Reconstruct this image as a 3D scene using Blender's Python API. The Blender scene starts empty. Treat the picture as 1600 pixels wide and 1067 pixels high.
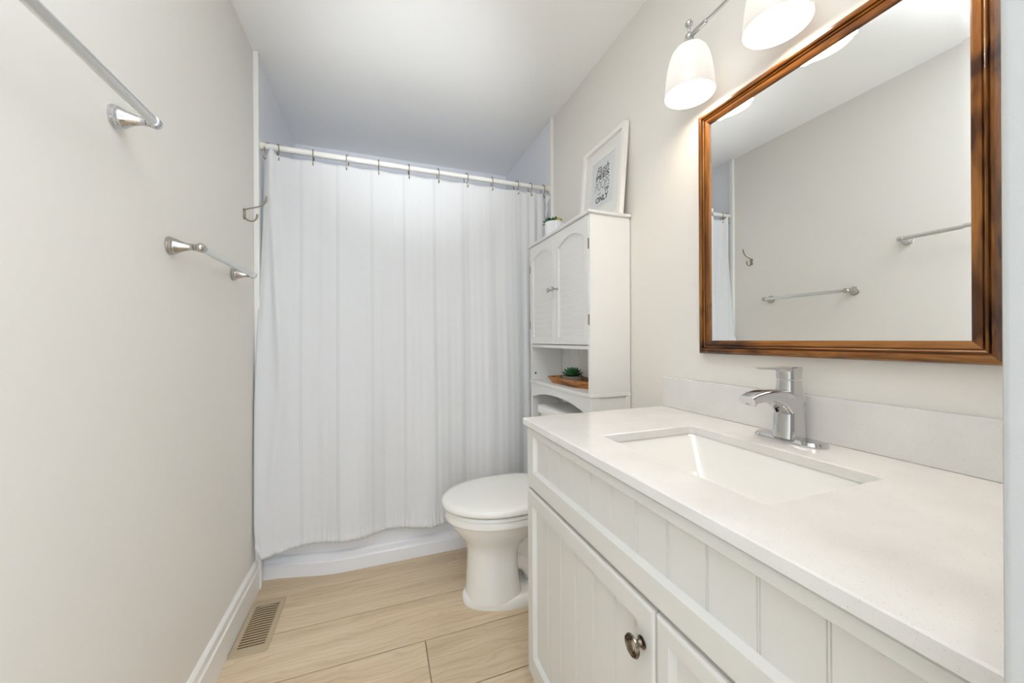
import bpy, bmesh, math, random
from math import sin, cos, pi, radians, sqrt
from mathutils import Vector, Matrix

SC = bpy.context.scene
COL = SC.collection
random.seed(7)

# ------------------------------------------------------------------ room dimensions (metres)
W, YT, YB, H = 1.5096, 1.951, 2.783, 2.44      # right wall x, alcove start y, back wall y, ceiling z
ZC = 0.886                                      # worktop height
YF = 0.10                                       # room face of the doorway wall
XJ = 0.856                                      # right jamb of the doorway

# ------------------------------------------------------------------ camera
YAW, ROLL, FPX = 0.351, 0.0053, 571.77
cam_data = bpy.data.cameras.new('camera')
cam_data.sensor_width = 36.0
cam_data.sensor_fit = 'HORIZONTAL'
cam_data.lens = FPX / 1600 * 36.0
cam_data.shift_y = -3.0923 / 1600
cam_data.clip_start = 0.01
cam = bpy.data.objects.new('camera', cam_data)
COL.objects.link(cam)
R_ = Vector((cos(YAW), -sin(YAW), 0)); U_ = Vector((0, 0, 1)); F_ = Vector((sin(YAW), cos(YAW), 0))
rx = cos(ROLL) * R_ - sin(ROLL) * U_
ux = sin(ROLL) * R_ + cos(ROLL) * U_
cam.matrix_world = Matrix(((rx.x, ux.x, -F_.x, 0.5251), (rx.y, ux.y, -F_.y, 0.0),
                           (rx.z, ux.z, -F_.z, 1.1275), (0, 0, 0, 1)))
SC.camera = cam

# ------------------------------------------------------------------ world, light, exposure
world = bpy.data.worlds.new('world')
SC.world = world
world.use_nodes = True
world.node_tree.nodes['Background'].inputs['Color'].default_value = (0.76, 0.87, 1.0, 1)
world.node_tree.nodes['Background'].inputs['Strength'].default_value = 2.75
BULB_W, SHADE_OUT, SHADE_IN = 0.65, 0.52, 2.6
LAMP_COL = (1.0, 0.86, 0.70)
# two added fill spots at the doorway, modelled on bounced flash: one straight up, bounced off the ceiling, one feathered into the room
def fill_spot(name, loc, target, watts, cone, col):
    d = bpy.data.lights.new(name, 'SPOT')
    d.energy = watts
    d.color = col
    d.spot_size = radians(cone)
    d.spot_blend = 1.0
    d.shadow_soft_size = 0.10
    o = bpy.data.objects.new(name, d)
    COL.objects.link(o)
    o.location = loc
    o.rotation_euler = (Vector(target) - o.location).to_track_quat('-Z', 'Y').to_euler()


FILL_COL = (0.90, 0.95, 1.0)
fill_spot('bounced_fill', (0.60, 0.02, 1.55), (0.60, 0.08, 2.44), 205.0, 88, FILL_COL)  # added fill, thrown at the ceiling to brighten the whole room
fill_spot('feathered_fill', (0.56, 0.05, 1.36), (0.74, 2.26, 2.44), 84.0, 40, FILL_COL)  # added fill for the far ceiling and the alcove
SC.view_settings.view_transform = 'Standard'
SC.view_settings.look = 'None'
SC.view_settings.exposure = 0.09
SC.view_settings.gamma = 1.0
SC.view_settings.use_curve_mapping = False
SC.cycles.use_denoising = True
SC.cycles.max_bounces = 14
SC.cycles.diffuse_bounces = 8
SC.cycles.glossy_bounces = 6
SC.cycles.transmission_bounces = 8
SC.cycles.transparent_max_bounces = 12
SC.cycles.sample_clamp_indirect = 6.0


# ------------------------------------------------------------------ material helpers
def srgb(r, g, b):
    def f(c):
        c /= 255.0
        return c / 12.92 if c <= 0.04045 else ((c + 0.055) / 1.055) ** 2.4
    return (f(r), f(g), f(b), 1.0)


class Mat:
    """small node-graph helper around one Principled material"""
    def __init__(self, name, color=(0.8, 0.8, 0.8, 1), rough=0.5, metal=0.0, **kw):
        self.m = bpy.data.materials.new(name)
        self.m.use_nodes = True
        self.nt = self.m.node_tree
        self.b = self.nt.nodes['Principled BSDF']
        self.b.inputs['Base Color'].default_value = color
        self.b.inputs['Roughness'].default_value = rough
        self.b.inputs['Metallic'].default_value = metal
        for k, v in kw.items():
            self.b.inputs[k].default_value = v

    def n(self, t, **kw):
        nd = self.nt.nodes.new(t)
        for k, v in kw.items():
            setattr(nd, k, v)
        return nd

    def l(self, a, b):
        self.nt.links.new(a, b)

    def coord(self, scale=(1, 1, 1), kind='Object'):
        tc = self.n('ShaderNodeTexCoord')
        mp = self.n('ShaderNodeMapping')
        mp.inputs['Scale'].default_value = scale
        self.l(tc.outputs[kind], mp.inputs['Vector'])
        return mp.outputs['Vector']

    def noise(self, vec, scale, detail=3.0, rough=0.5, dist=0.0):
        t = self.n('ShaderNodeTexNoise')
        t.inputs['Scale'].default_value = scale
        t.inputs['Detail'].default_value = detail
        t.inputs['Roughness'].default_value = rough
        t.inputs['Distortion'].default_value = dist
        self.l(vec, t.inputs['Vector'])
        return t.outputs['Fac']

    def ramp(self, fac, stops):
        r = self.n('ShaderNodeValToRGB')
        e = r.color_ramp.elements
        while len(e) < len(stops):
            e.new(0.5)
        for el, (p, c) in zip(e, stops):
            el.position = p
            el.color = c
        self.l(fac, r.inputs['Fac'])
        return r.outputs['Color']

    def math(self, op, a, b=None, clamp=False):
        t = self.n('ShaderNodeMath', operation=op)
        t.use_clamp = clamp
        for i, v in enumerate((a, b)):
            if v is None:
                continue
            if isinstance(v, (int, float)):
                t.inputs[i].default_value = v
            else:
                self.l(v, t.inputs[i])
        return t.outputs[0]

    def mix(self, fac, a, b, mode='MIX'):
        t = self.n('ShaderNodeMix', data_type='RGBA', blend_type=mode)
        for sock, v in ((t.inputs[0], fac), (t.inputs[6], a), (t.inputs[7], b)):
            if isinstance(v, (int, float)):
                sock.default_value = v
            elif isinstance(v, tuple):
                sock.default_value = v
            else:
                self.l(v, sock)
        return t.outputs[2]

    def bump(self, h, strength=0.1, dist=0.002):
        t = self.n('ShaderNodeBump')
        t.inputs['Strength'].default_value = strength
        t.inputs['Distance'].default_value = dist
        self.l(h, t.inputs['Height'])
        self.l(t.outputs['Normal'], self.b.inputs['Normal'])

    def color(self, c):
        self.l(c, self.b.inputs['Base Color'])


def paint(name, col, rough=0.55, scale=160, bump=0.05):
    m = Mat(name, col, rough)
    v = m.coord()
    m.bump(m.noise(v, scale, 4, 0.6), bump, 0.0015)
    return m.m


WALL = paint('warm_wall_paint', srgb(229, 225, 218), 0.5)
CEIL = paint('ceiling_paint', srgb(250, 249, 247), 0.8, 220, 0.06)
JAMB = paint('hall_wall_paint', srgb(187, 188, 187), 0.6, 70, 0.35)
TRIMW = paint('white_trim_paint', srgb(238, 236, 232), 0.35, 60, 0.01)
CABW = paint('white_cabinet_lacquer', srgb(226, 225, 222), 0.4, 90, 0.015)
VANW = paint('vanity_lacquer', srgb(213, 211, 206), 0.38, 90, 0.015)
CERAMIC = Mat('white_ceramic', srgb(238, 236, 232), 0.08, 0, **{'Coat Weight': 0.4, 'Coat Roughness': 0.03}).m
SEATM = Mat('toilet_seat_plastic', srgb(236, 235, 231), 0.22).m
TUBM = Mat('tub_acrylic', srgb(236, 236, 238), 0.2).m
RODM = Mat('white_rod_enamel', srgb(236, 233, 228), 0.25).m
FLANGEM = Mat('cream_plastic_flange', srgb(228, 225, 212), 0.4).m
CHROME = Mat('polished_chrome', srgb(208, 208, 209), 0.05, 1.0).m
NICKEL = Mat('brushed_nickel', srgb(188, 184, 177), 0.17, 1.0).m
BARM = Mat('satin_bar_metal', srgb(222, 221, 218), 0.28, 1.0).m
HOOKM = Mat('antique_nickel', srgb(150, 141, 124), 0.3, 1.0).m
DARK = Mat('dark_void', srgb(40, 34, 28), 0.9).m


def mk_panel():
    m = Mat('pale_blue_grey_surround', srgb(238, 239, 243), 0.35)
    v = m.coord()
    sx = m.n('ShaderNodeSeparateXYZ'); m.l(v, sx.inputs[0])
    s = m.math('ADD', sx.outputs[0], sx.outputs[1])
    w = m.math('ABSOLUTE', m.math('SINE', m.math('MULTIPLY', s, 75.0)))
    m.bump(m.math('POWER', w, 6.0), 0.12, 0.001)
    return m.m


PANEL = mk_panel()


def mk_pewter():
    m = Mat('antique_pewter', srgb(120, 108, 94), 0.32, 1.0)
    m.color(m.ramp(m.noise(m.coord(), 140, 3), [(0.35, srgb(74, 62, 50)), (0.65, srgb(165, 152, 136))]))
    return m.m


PEWTER = mk_pewter()


def mk_quartz():
    m = Mat('white_quartz', srgb(232, 228, 224), 0.12)
    v = m.coord()
    big = m.noise(v, 9, 3)
    sp = m.noise(v, 520, 2, 0.7)
    base = m.ramp(big, [(0.3, srgb(218, 215, 212)), (0.7, srgb(226, 224, 221))])
    spk = m.ramp(sp, [(0.27, srgb(205, 202, 197)), (0.36, srgb(255, 255, 255))])
    m.color(m.mix(0.75, base, spk, 'MULTIPLY'))
    return m.m


QUARTZ = mk_quartz()


def mk_floor():
    m = Mat('light_oak_plank', rough=0.42)
    tc = m.n('ShaderNodeTexCoord')
    geo = m.n('ShaderNodeNewGeometry')
    rnd = geo.outputs['Random Per Island']
    off = m.n('ShaderNodeCombineXYZ')
    m.l(m.math('MULTIPLY', rnd, 37.0), off.inputs[0])
    m.l(m.math('MULTIPLY', rnd, 91.0), off.inputs[1])
    add = m.n('ShaderNodeVectorMath', operation='ADD')
    m.l(tc.outputs['Object'], add.inputs[0]); m.l(off.outputs[0], add.inputs[1])

    def mp(s):
        q = m.n('ShaderNodeMapping'); q.inputs['Scale'].default_value = s
        m.l(add.outputs[0], q.inputs['Vector']); return q.outputs['Vector']
    fine = m.noise(mp((3.0, 150, 1)), 1.0, 4, 0.6)
    med = m.noise(mp((1.2, 14, 1)), 1.0, 4, 0.55, 0.6)
    # cathedral figure: rings of a slowly wandering log centre
    wv = m.n('ShaderNodeTexWave', wave_type='BANDS', bands_direction='Y')
    wv.inputs['Scale'].default_value = 9.0
    wv.inputs['Distortion'].default_value = 16.0
    wv.inputs['Detail'].default_value = 3.0
    wv.inputs['Detail Scale'].default_value = 0.9
    m.l(mp((0.42, 1.5, 1)), wv.inputs['Vector'])
    c = m.ramp(med, [(0.25, srgb(202, 180, 147)), (0.5, srgb(218, 198, 168)), (0.78, srgb(229, 212, 186))])
    c = m.mix(0.22, c, m.ramp(fine, [(0.3, srgb(205, 182, 150)), (0.7, srgb(255, 255, 255))]), 'MULTIPLY')
    c = m.mix(0.16, c, m.ramp(wv.outputs['Fac'], [(0.0, srgb(176, 148, 112)), (0.35, srgb(255, 252, 246)), (1.0, (1, 1, 1, 1))]), 'MULTIPLY')
    tone = m.math('ADD', m.math('MULTIPLY', rnd, 0.12), 0.93)
    hs = m.n('ShaderNodeHueSaturation'); m.l(tone, hs.inputs['Value']); m.l(c, hs.inputs['Color'])
    m.color(hs.outputs[0])
    m.bump(fine, 0.08, 0.001)
    return m.m


FLOORM = mk_floor()
SEAMM = Mat('floor_seam', srgb(96, 76, 50), 0.8).m


def mk_walnut(name, axis, lo=srgb(70, 36, 10), mid=srgb(136, 84, 28), hi=srgb(180, 124, 62), rough=0.25):
    """oiled hardwood, grain running along the given axis of the object"""
    m = Mat(name, rough=rough)
    s = [26.0, 26.0, 26.0]; s[axis] = 2.4
    v = m.coord(tuple(s))
    a = m.noise(v, 1.0, 5, 0.6, 1.2)
    s2 = [150.0] * 3; s2[axis] = 6.0
    f = m.noise(m.coord(tuple(s2)), 1.0, 3, 0.6)
    s3 = [7.0] * 3; s3[axis] = 3.2
    k = m.noise(m.coord(tuple(s3)), 1.0, 2, 0.5, 2.0)
    c = m.ramp(a, [(0.30, lo), (0.50, mid), (0.74, hi)])
    c = m.mix(0.4, c, m.ramp(f, [(0.3, srgb(150, 120, 95)), (0.65, (1, 1, 1, 1))]), 'MULTIPLY')
    c = m.mix(0.85, c, m.ramp(k, [(0.34, srgb(96, 60, 36)), (0.47, (1, 1, 1, 1))]), 'MULTIPLY')
    m.color(c)
    m.bump(f, 0.05, 0.001)
    return m.m


WALNUT_Y = mk_walnut('walnut_grain_lengthwise', 1)
WALNUT_Z = mk_walnut('walnut_grain_upright', 2)
TRAYM = mk_walnut('acacia_tray_wood', 1, srgb(90, 48, 18), srgb(180, 116, 54), srgb(216, 158, 92), 0.4)


def mk_curtain():
    m = Mat('white_waffle_fabric', srgb(238, 238, 238), 0.85)
    tc = m.n('ShaderNodeTexCoord')
    sp = m.n('ShaderNodeSeparateXYZ'); m.l(tc.outputs['UV'], sp.inputs[0])
    u, v = sp.outputs[0], sp.outputs[1]     # metres along the cloth
    # paired drawn-thread stripes every 0.155 m
    ph = m.math('FRACT', m.math('DIVIDE', m.math('ADD', u, 0.045), 0.1555))
    d1 = m.math('ABSOLUTE', m.math('SUBTRACT', ph, 0.5))
    d2 = m.math('ABSOLUTE', m.math('SUBTRACT', d1, 0.026))
    st = m.math('LESS_THAN', d2, 0.009)
    # fine ribs
    rib = m.math('SINE', m.math('MULTIPLY', v, 2 * pi / 0.0065))
    rib2 = m.math('SINE', m.math('MULTIPLY', u, 2 * pi / 0.011))
    h = m.math('ADD', m.math('MULTIPLY', rib, 0.5), m.math('MULTIPLY', rib2, 0.35))
    c = m.mix(st, srgb(240, 240, 240), srgb(222, 223, 225))
    m.color(c)
    m.bump(h, 0.22, 0.0008)
    out = m.nt.nodes['Material Output']
    tr = m.n('ShaderNodeBsdfTranslucent'); tr.inputs['Color'].default_value = srgb(236, 237, 240)
    mx = m.n('ShaderNodeMixShader'); mx.inputs[0].default_value = 0.22
    m.l(m.b.outputs[0], mx.inputs[1]); m.l(tr.outputs[0], mx.inputs[2]); m.l(mx.outputs[0], out.inputs['Surface'])
    return m.m


CURTAINM = mk_curtain()


def mk_leaf(name, a, b):
    m = Mat(name, a, 0.4, **{'Subsurface Weight': 0.0})
    m.color(m.ramp(m.noise(m.coord(), 60, 2), [(0.35, a), (0.7, b)]))
    return m.m


LEAF_DK = mk_leaf('dark_green_leaf', srgb(22, 70, 40), srgb(66, 120, 76))
LEAF_MD = mk_leaf('mid_green_leaf', srgb(38, 92, 46), srgb(84, 138, 88))
LEAF_YE = mk_leaf('yellow_green_leaf', srgb(165, 180, 40), srgb(214, 208, 140))
LEAF_BL = mk_leaf('blackish_leaf', srgb(24, 30, 26), srgb(50, 66, 48))
LEAF_PK = mk_leaf('pink_tinted_leaf', srgb(214, 190, 150), srgb(222, 200, 130))
SOIL = Mat('potting_soil', srgb(70, 54, 40), 0.95).m
CONCRETE = paint('grey_concrete', srgb(150, 143, 134), 0.85, 90, 0.4)
POTW = Mat('white_glazed_pot', srgb(238, 238, 240), 0.3).m
PAPER = Mat('print_paper', srgb(226, 227, 227), 0.6).m
MATB = Mat('mat_board', srgb(236, 234, 228), 0.8).m
FRAMEW = Mat('white_frame_wood', srgb(240, 236, 230), 0.4).m
INK = Mat('dark_grey_ink', srgb(48, 48, 50), 0.7).m
INKM = Mat('mid_grey_ink', srgb(104, 105, 108), 0.7).m
INKP = Mat('pale_grey_ink', srgb(150, 152, 156), 0.7).m
CAPM = Mat('brown_screw_cap', srgb(110, 96, 86), 0.6).m
VENTM = Mat('tan_vent_enamel', srgb(188, 170, 142), 0.45).m
VENTD = Mat('vent_duct', srgb(112, 88, 56), 0.8).m
MIRROR = Mat('mirror_silver', (0.93, 0.935, 0.925, 1), 0.0, 1.0).m
HINGEM = Mat('dull_nickel_hinge', srgb(140, 132, 120), 0.35, 1.0).m
CRYSTAL = Mat('smoky_crystal_knob', srgb(190, 190, 190), 0.08, 0.7).m


def mk_glass():
    m = bpy.data.materials.new('clear_picture_glass')
    m.use_nodes = True
    nt = m.node_tree
    nt.nodes.remove(nt.nodes['Principled BSDF'])
    t = nt.nodes.new('ShaderNodeBsdfTransparent')
    g = nt.nodes.new('ShaderNodeBsdfGlossy'); g.inputs['Roughness'].default_value = 0.02
    fc = nt.nodes.new('ShaderNodeLayerWeight'); fc.inputs['Blend'].default_value = 0.5
    pw = nt.nodes.new('ShaderNodeMath'); pw.operation = 'POWER'; pw.inputs[1].default_value = 4.0
    nt.links.new(fc.outputs['Facing'], pw.inputs[0])
    lw = nt.nodes.new('ShaderNodeMath'); lw.operation = 'MULTIPLY_ADD'; lw.inputs[1].default_value = 0.3; lw.inputs[2].default_value = 0.03
    nt.links.new(pw.outputs[0], lw.inputs[0])
    mx = nt.nodes.new('ShaderNodeMixShader')
    nt.links.new(lw.outputs[0], mx.inputs[0])
    nt.links.new(t.outputs[0], mx.inputs[1]); nt.links.new(g.outputs[0], mx.inputs[2])
    nt.links.new(mx.outputs[0], nt.nodes['Material Output'].inputs['Surface'])
    return m


GLASS = mk_glass()


def mk_emit(name, base, col, strength):
    m = Mat(name, base, 0.3)
    m.b.inputs['Emission Color'].default_value = (*col, 1)
    m.b.inputs['Emission Strength'].default_value = strength
    return m.m


def mk_shade():
    """opal glass, a little brighter towards the lamp holder"""
    m = Mat('opal_shade_outside', srgb(160, 156, 150), 0.25)
    sp = m.n('ShaderNodeSeparateXYZ'); m.l(m.coord(), sp.inputs[0])
    g = m.n('ShaderNodeMapRange')
    g.inputs['From Min'].default_value = -0.178; g.inputs['From Max'].default_value = -0.09
    g.inputs['To Min'].default_value = SHADE_OUT; g.inputs['To Max'].default_value = SHADE_OUT * 1.35
    m.l(sp.outputs[2], g.inputs['Value'])
    m.b.inputs['Emission Color'].default_value = (1.0, 0.92, 0.84, 1)
    m.l(g.outputs[0], m.b.inputs['Emission Strength'])
    return m.m


SHADE_O = mk_shade()
SHADE_I = mk_emit('opal_shade_inside', srgb(245, 240, 235), (1.0, 0.90, 0.76), SHADE_IN)
BULBM = mk_emit('lit_bulb', srgb(255, 250, 240), (1.0, 0.93, 0.82), 10.0)


# ------------------------------------------------------------------ mesh helpers
class MB:
    """collects shapes, then links them as ONE mesh object"""
    def __init__(self):
        self.bm = bmesh.new()

    def faces(self, verts, faces, mi=0):
        vs = [self.bm.verts.new(v) for v in verts]
        for f in faces:
            try:
                fc = self.bm.faces.new([vs[i] for i in f])
                fc.material_index = mi
            except ValueError:
                pass
        return vs

    def box(self, x0, x1, y0, y1, z0, z1, bev=0.0, seg=2, mi=0, rot=None, at=None):
        t = bmesh.new()
        bmesh.ops.create_cube(t, size=1.0)
        for v in t.verts:
            v.co = Vector(((x0 + x1) / 2 + v.co.x * (x1 - x0), (y0 + y1) / 2 + v.co.y * (y1 - y0), (z0 + z1) / 2 + v.co.z * (z1 - z0)))
        if bev > 0:
            bmesh.ops.bevel(t, geom=list(t.edges), offset=bev, segments=seg, affect='EDGES', profile=0.5)
        self.merge(t, mi, rot, at)

    def merge(self, t, mi=0, rot=None, at=None):
        M = Matrix.Identity(4)
        if rot is not None:
            p = Vector(at) if at else Vector((0, 0, 0))
            M = Matrix.Translation(p) @ rot.to_4x4() @ Matrix.Translation(-p)
        vm = {}
        for v in t.verts:
            vm[v] = self.bm.verts.new(M @ v.co)
        for f in t.faces:
            try:
                nf = self.bm.faces.new([vm[v] for v in f.verts])
                nf.material_index = mi
            except ValueError:
                pass
        t.free()

    def loft(self, rings, cap0=True, cap1=True, closed=True, mi=0):
        n = len(rings[0])
        vr = [[self.bm.verts.new(p) for p in r] for r in rings]
        for a, b in zip(vr, vr[1:]):
            for i in range(n if closed else n - 1):
                j = (i + 1) % n
                try:
                    f = self.bm.faces.new((a[i], a[j], b[j], b[i])); f.material_index = mi
                except ValueError:
                    pass
        if cap0:
            f = self.bm.faces.new(list(reversed(vr[0]))); f.material_index = mi
        if cap1:
            f = self.bm.faces.new(vr[-1]); f.material_index = mi

    def prism(self, poly, axis, a, b, mi=0):
        """poly: 2-D outline; extruded along axis from a to b"""
        def P(p, t):
            if axis == 0: return (t, p[0], p[1])
            if axis == 1: return (p[0], t, p[1])
            return (p[0], p[1], t)
        self.loft([[P(p, a) for p in poly], [P(p, b) for p in poly]], mi=mi)

    def tube(self, path, r, n=12, caps=True, mi=0, flat=None):
        """path of points, r a number or a list; flat = (ru, rv) scale of the section"""
        path = [Vector(p) for p in path]
        rs = r if isinstance(r, (list, tuple)) else [r] * len(path)
        rings = []
        up = None
        for i, p in enumerate(path):
            d = (path[min(i + 1, len(path) - 1)] - path[max(i - 1, 0)]).normalized()
            if up is None:
                ref = Vector((0, 0, 1)) if abs(d.z) < 0.9 else Vector((0, 1, 0))
                up = (ref - d * ref.dot(d)).normalized()
            else:
                up = (up - d * up.dot(d)).normalized()
            side = d.cross(up)
            fu, fv = flat if flat else (1, 1)
            rings.append([p + side * (cos(2 * pi * k / n) * rs[i] * fu) + up * (sin(2 * pi * k / n) * rs[i] * fv) for k in range(n)])
        self.loft(rings, caps, caps, mi=mi)

    def lathe(self, prof, org, axis, n=32, mi=0, caps=True):
        """prof: (radius, distance along axis)"""
        ax = Vector(axis).normalized()
        ref = Vector((0, 0, 1)) if abs(ax.z) < 0.9 else Vector((1, 0, 0))
        a = (ref - ax * ref.dot(ax)).normalized(); b = ax.cross(a)
        o = Vector(org)
        rings = [[o + ax * t + (a * cos(2 * pi * k / n) + b * sin(2 * pi * k / n)) * max(r, 1e-5) for k in range(n)] for r, t in prof]
        self.loft(rings, caps, caps, mi=mi)

    def ball(self, c, r, n=20, mi=0, sc=(1, 1, 1)):
        t = bmesh.new()
        bmesh.ops.create_uvsphere(t, u_segments=n, v_segments=n // 2 + 2, radius=r)
        for v in t.verts:
            v.co = Vector((v.co.x * sc[0] + c[0], v.co.y * sc[1] + c[1], v.co.z * sc[2] + c[2]))
        self.merge(t, mi)

    def build(self, name, mats, parent=None, ang=38, keep_normals=False):
        me = bpy.data.meshes.new(name)
        if not keep_normals:
            bmesh.ops.recalc_face_normals(self.bm, faces=self.bm.faces)
        self.bm.to_mesh(me); self.bm.free()
        for m in (mats if isinstance(mats, (list, tuple)) else [mats]):
            me.materials.append(m)
        for p in me.polygons:
            p.use_smooth = True
        me.set_sharp_from_angle(angle=radians(ang))
        o = bpy.data.objects.new(name, me)
        COL.objects.link(o)
        if ang <= 38:
            wn = o.modifiers.new('weighted_normals', 'WEIGHTED_NORMAL')
            wn.mode = 'FACE_AREA_WITH_ANGLE'; wn.weight = 80; wn.keep_sharp = True
        if parent is not None:
            o.parent = parent
            o.matrix_parent_inverse = Matrix.Identity(4)
        return o


def tag(o, label=None, cat=None, group=None, kind=None):
    if label: o['label'] = label
    if cat: o['category'] = cat
    if group: o['group'] = group
    if kind: o['kind'] = kind
    return o


def thing(name, label, cat, loc=(0, 0, 0), group=None):
    o = bpy.data.objects.new(name, None)
    o.empty_display_size = 0.05
    COL.objects.link(o)
    o.location = loc
    return tag(o, label, cat, group)


def copy_tree(o, parent=None):
    c = o.copy(); COL.objects.link(c)
    if parent is not None: c.parent = parent
    for ch in list(o.children):
        copy_tree(ch, c)
    return c


def struct(mb, name, m, **kw):
    return tag(mb.build(name, m, **kw), kind='structure')


def arc(cx, cy, r, a0, a1, n):
    return [(cx + r * cos(radians(a0 + (a1 - a0) * i / n)), cy + r * sin(radians(a0 + (a1 - a0) * i / n))) for i in range(n + 1)]


def rrect(x0, x1, y0, y1, r, n=6):
    p = arc(x1 - r, y1 - r, r, 0, 90, n) + arc(x0 + r, y1 - r, r, 90, 180, n) + arc(x0 + r, y0 + r, r, 180, 270, n) + arc(x1 - r, y0 + r, r, 270, 360, n)
    return p


# ------------------------------------------------------------------ the room shell
def planks():
    b = MB()
    pw = 0.2315
    lines = [1.868 + pw * k for k in range(1, -14, -1)]
    seams = {0: [], 1: [-0.1, 1.13], 2: [-0.2, 1.25], 3: [0.686], 4: [0.21, 1.43], 5: [0.9], 6: [0.4]}
    for k, y1 in enumerate(lines):
        y0 = y1 - pw
        s = seams.get(k, [random.uniform(0.1, 1.3)])
        xs = [-0.05] + [q for q in s if 0 < q < W] + [W + 0.05]
        for xa, xb in zip(xs, xs[1:]):
            yy1 = min(y1, 2.1)
            if yy1 - y0 < 0.02: continue
            b.box(xa + 0.0012, xb - 0.0012, y0 + 0.0021, yy1 - 0.0021, -0.012, 0.0, 0.0016, 1)
    fl = struct(b, 'floor', FLOORM)
    u = MB(); u.box(-0.05, W + 0.05, -1.2, YB + 0.05, -0.03, -0.006)
    struct(u, 'floor_base', SEAMM)


planks()
b = MB(); b.box(-0.1, 0.0, -1.2, YB + 0.1, -0.03, H + 0.1); struct(b, 'wall_left', WALL)
b = MB(); b.box(W, W + 0.1, -0.015, YB + 0.1, -0.03, H + 0.1); struct(b, 'wall_right', WALL)
b = MB(); b.box(-0.1, W + 0.1, YB, YB + 0.1, -0.03, H + 0.1); struct(b, 'wall_back', PANEL)
b = MB()
b.box(XJ, W, YF - 0.115, YF, -0.03, H, 0.004, 2)
struct(b, 'wall_front', JAMB)
b = MB(); b.box(-0.1, W + 0.1, -1.2, YB + 0.1, H, H + 0.1); struct(b, 'ceiling', CEIL)
# tub surround panels
b = MB(); b.box(0.0, 0.010, YT + 0.02, YB, 0.0, H); struct(b, 'wall_alcove_left', PANEL)
b = MB(); b.box(W - 0.010, W, YT + 0.02, YB, 0.0, H); struct(b, 'wall_alcove_right', PANEL)
b = MB(); b.box(0.0, 0.0215, YT, YT + 0.028, 0.0, H, 0.003); struct(b, 'trim_1', TRIMW)
b = MB(); b.box(W - 0.020, W, YT, YT + 0.028, 0.0, H, 0.003); struct(b, 'trim_2', TRIMW)


def baseboard(name, x, sgn, y0, y1):
    b = MB()
    pr = [(0, 0), (0.016, 0), (0.016, 0.098), (0.0115, 0.104), (0.0115, 0.130), (0.004, 0.139), (0, 0.140)]
    poly = [(x + sgn * a, z) for a, z in pr]
    b.prism(poly, 1, y0, y1)
    struct(b, name, TRIMW, ang=20)


baseboard('baseboard_left', 0.0, 1, -1.2, YT)
baseboard('baseboard_right', W, -1, 1.06, YT)


# ------------------------------------------------------------------ bathtub
def bathtub():
    t = thing('bathtub', 'white bathtub with ribbed apron behind the shower curtain', 'bathtub', (W / 2, 2.37, 0))
    t_loc = Vector(t.location)
    xs = [0.011 + (W - 0.022) * i / 48 for i in range(49)]

    def fy(x):
        d = min(x, W - x)
        s = max(0.0, min(1.0, (0.36 - d) / 0.36))
        return 1.955 + 0.064 * s * s * (3 - 2 * s)
    prof = [(0.0, 0.0), (0.0, 0.060), (0.004, 0.066), (0.011, 0.070), (0.012, 0.088), (0.016, 0.094), (0.024, 0.098), (0.030, 0.30), (0.028, 0.385), (0.034, 0.405)]
    b = MB()
    rings = []
    for x in xs:
        y = fy(x)
        rings.append([(x - t_loc.x, y + dy - t_loc.y, z) for dy, z in prof] + [(x - t_loc.x, 2.12 - t_loc.y, 0.405), (x - t_loc.x, 2.12 - t_loc.y, 0.0)])
    b.loft(rings)
    b.build('apron', TUBM, t, ang=30)
    b = MB()
    cx, cy = 0.0, 2.43 - t_loc.y

    def rr(hx, hy, z, n=48):
        e = 0.35
        return [(cx + math.copysign(abs(cos(2 * pi * k / n)) ** e, cos(2 * pi * k / n)) * hx, cy + math.copysign(abs(sin(2 * pi * k / n)) ** e, sin(2 * pi * k / n)) * hy, z) for k in range(n)]
    b.loft([rr(0.738, 0.340, 0.0), rr(0.738, 0.340, 0.405), rr(0.66, 0.27, 0.407), rr(0.63, 0.24, 0.38), rr(0.56, 0.20, 0.14), rr(0.50, 0.16, 0.10)])
    b.build('basin', TUBM, t)


bathtub()

# ------------------------------------------------------------------ curtain rod, hooks, curtain
YR, ZR = 1.983, 2.027
t = thing('curtain_rod', 'white shower curtain rod spanning the tub alcove', 'curtain rod', (W / 2, YR, ZR))
b = MB(); b.tube([(0.030 - W / 2, 0, 0), (0.62 - W / 2, 0, 0)], 0.0145, 20); b.tube([(0.6 - W / 2, 0, 0), (W - 0.03 - W / 2, 0, 0)], 0.0128, 20)
b.build('pole', RODM, t)
for sx in (-1, 1):
    b = MB()
    o = (sx * (W / 2 - 0.0102), 0, 0)
    b.lathe([(0.021, 0), (0.021, 0.004), (0.0185, 0.008), (0.0175, 0.034), (0.0155, 0.036)], o, (-sx, 0, 0), 24)
    b.build('end_flange', FLANGEM, t)

hook_x = [0.050, 0.089, 0.236, 0.386, 0.532, 0.680, 0.832, 0.986, 1.134, 1.282, 1.369, 1.452]


def make_hook():
    r = thing('curtain_hook', 'x', 'hook', (hook_x[0], YR, ZR))
    b = MB()
    pts = [(0.003, 0.020, -0.026), (0.002, 0.021, -0.012), (0.001, 0.0195, 0.002)]
    pts += [(0, 0.0185 * cos(radians(a)), 0.0185 * sin(radians(a))) for a in range(15, 181, 15)]
    pts += [(0, -0.0185, -0.012), (0, -0.0165, -0.024), (0, -0.010, -0.036), (0, -0.008, -0.046), (0, -0.010, -0.055), (0, -0.015, -0.061), (0, -0.020, -0.058), (0, -0.022, -0.050)]
    b.tube(pts, 0.0022, 8)
    b.build('hook_wire', HOOKM, r)
    b = MB(); b.ball((0.003, 0.020, -0.028), 0.0042, 12)
    b.build('ball_end', HOOKM, r)
    return r


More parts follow.
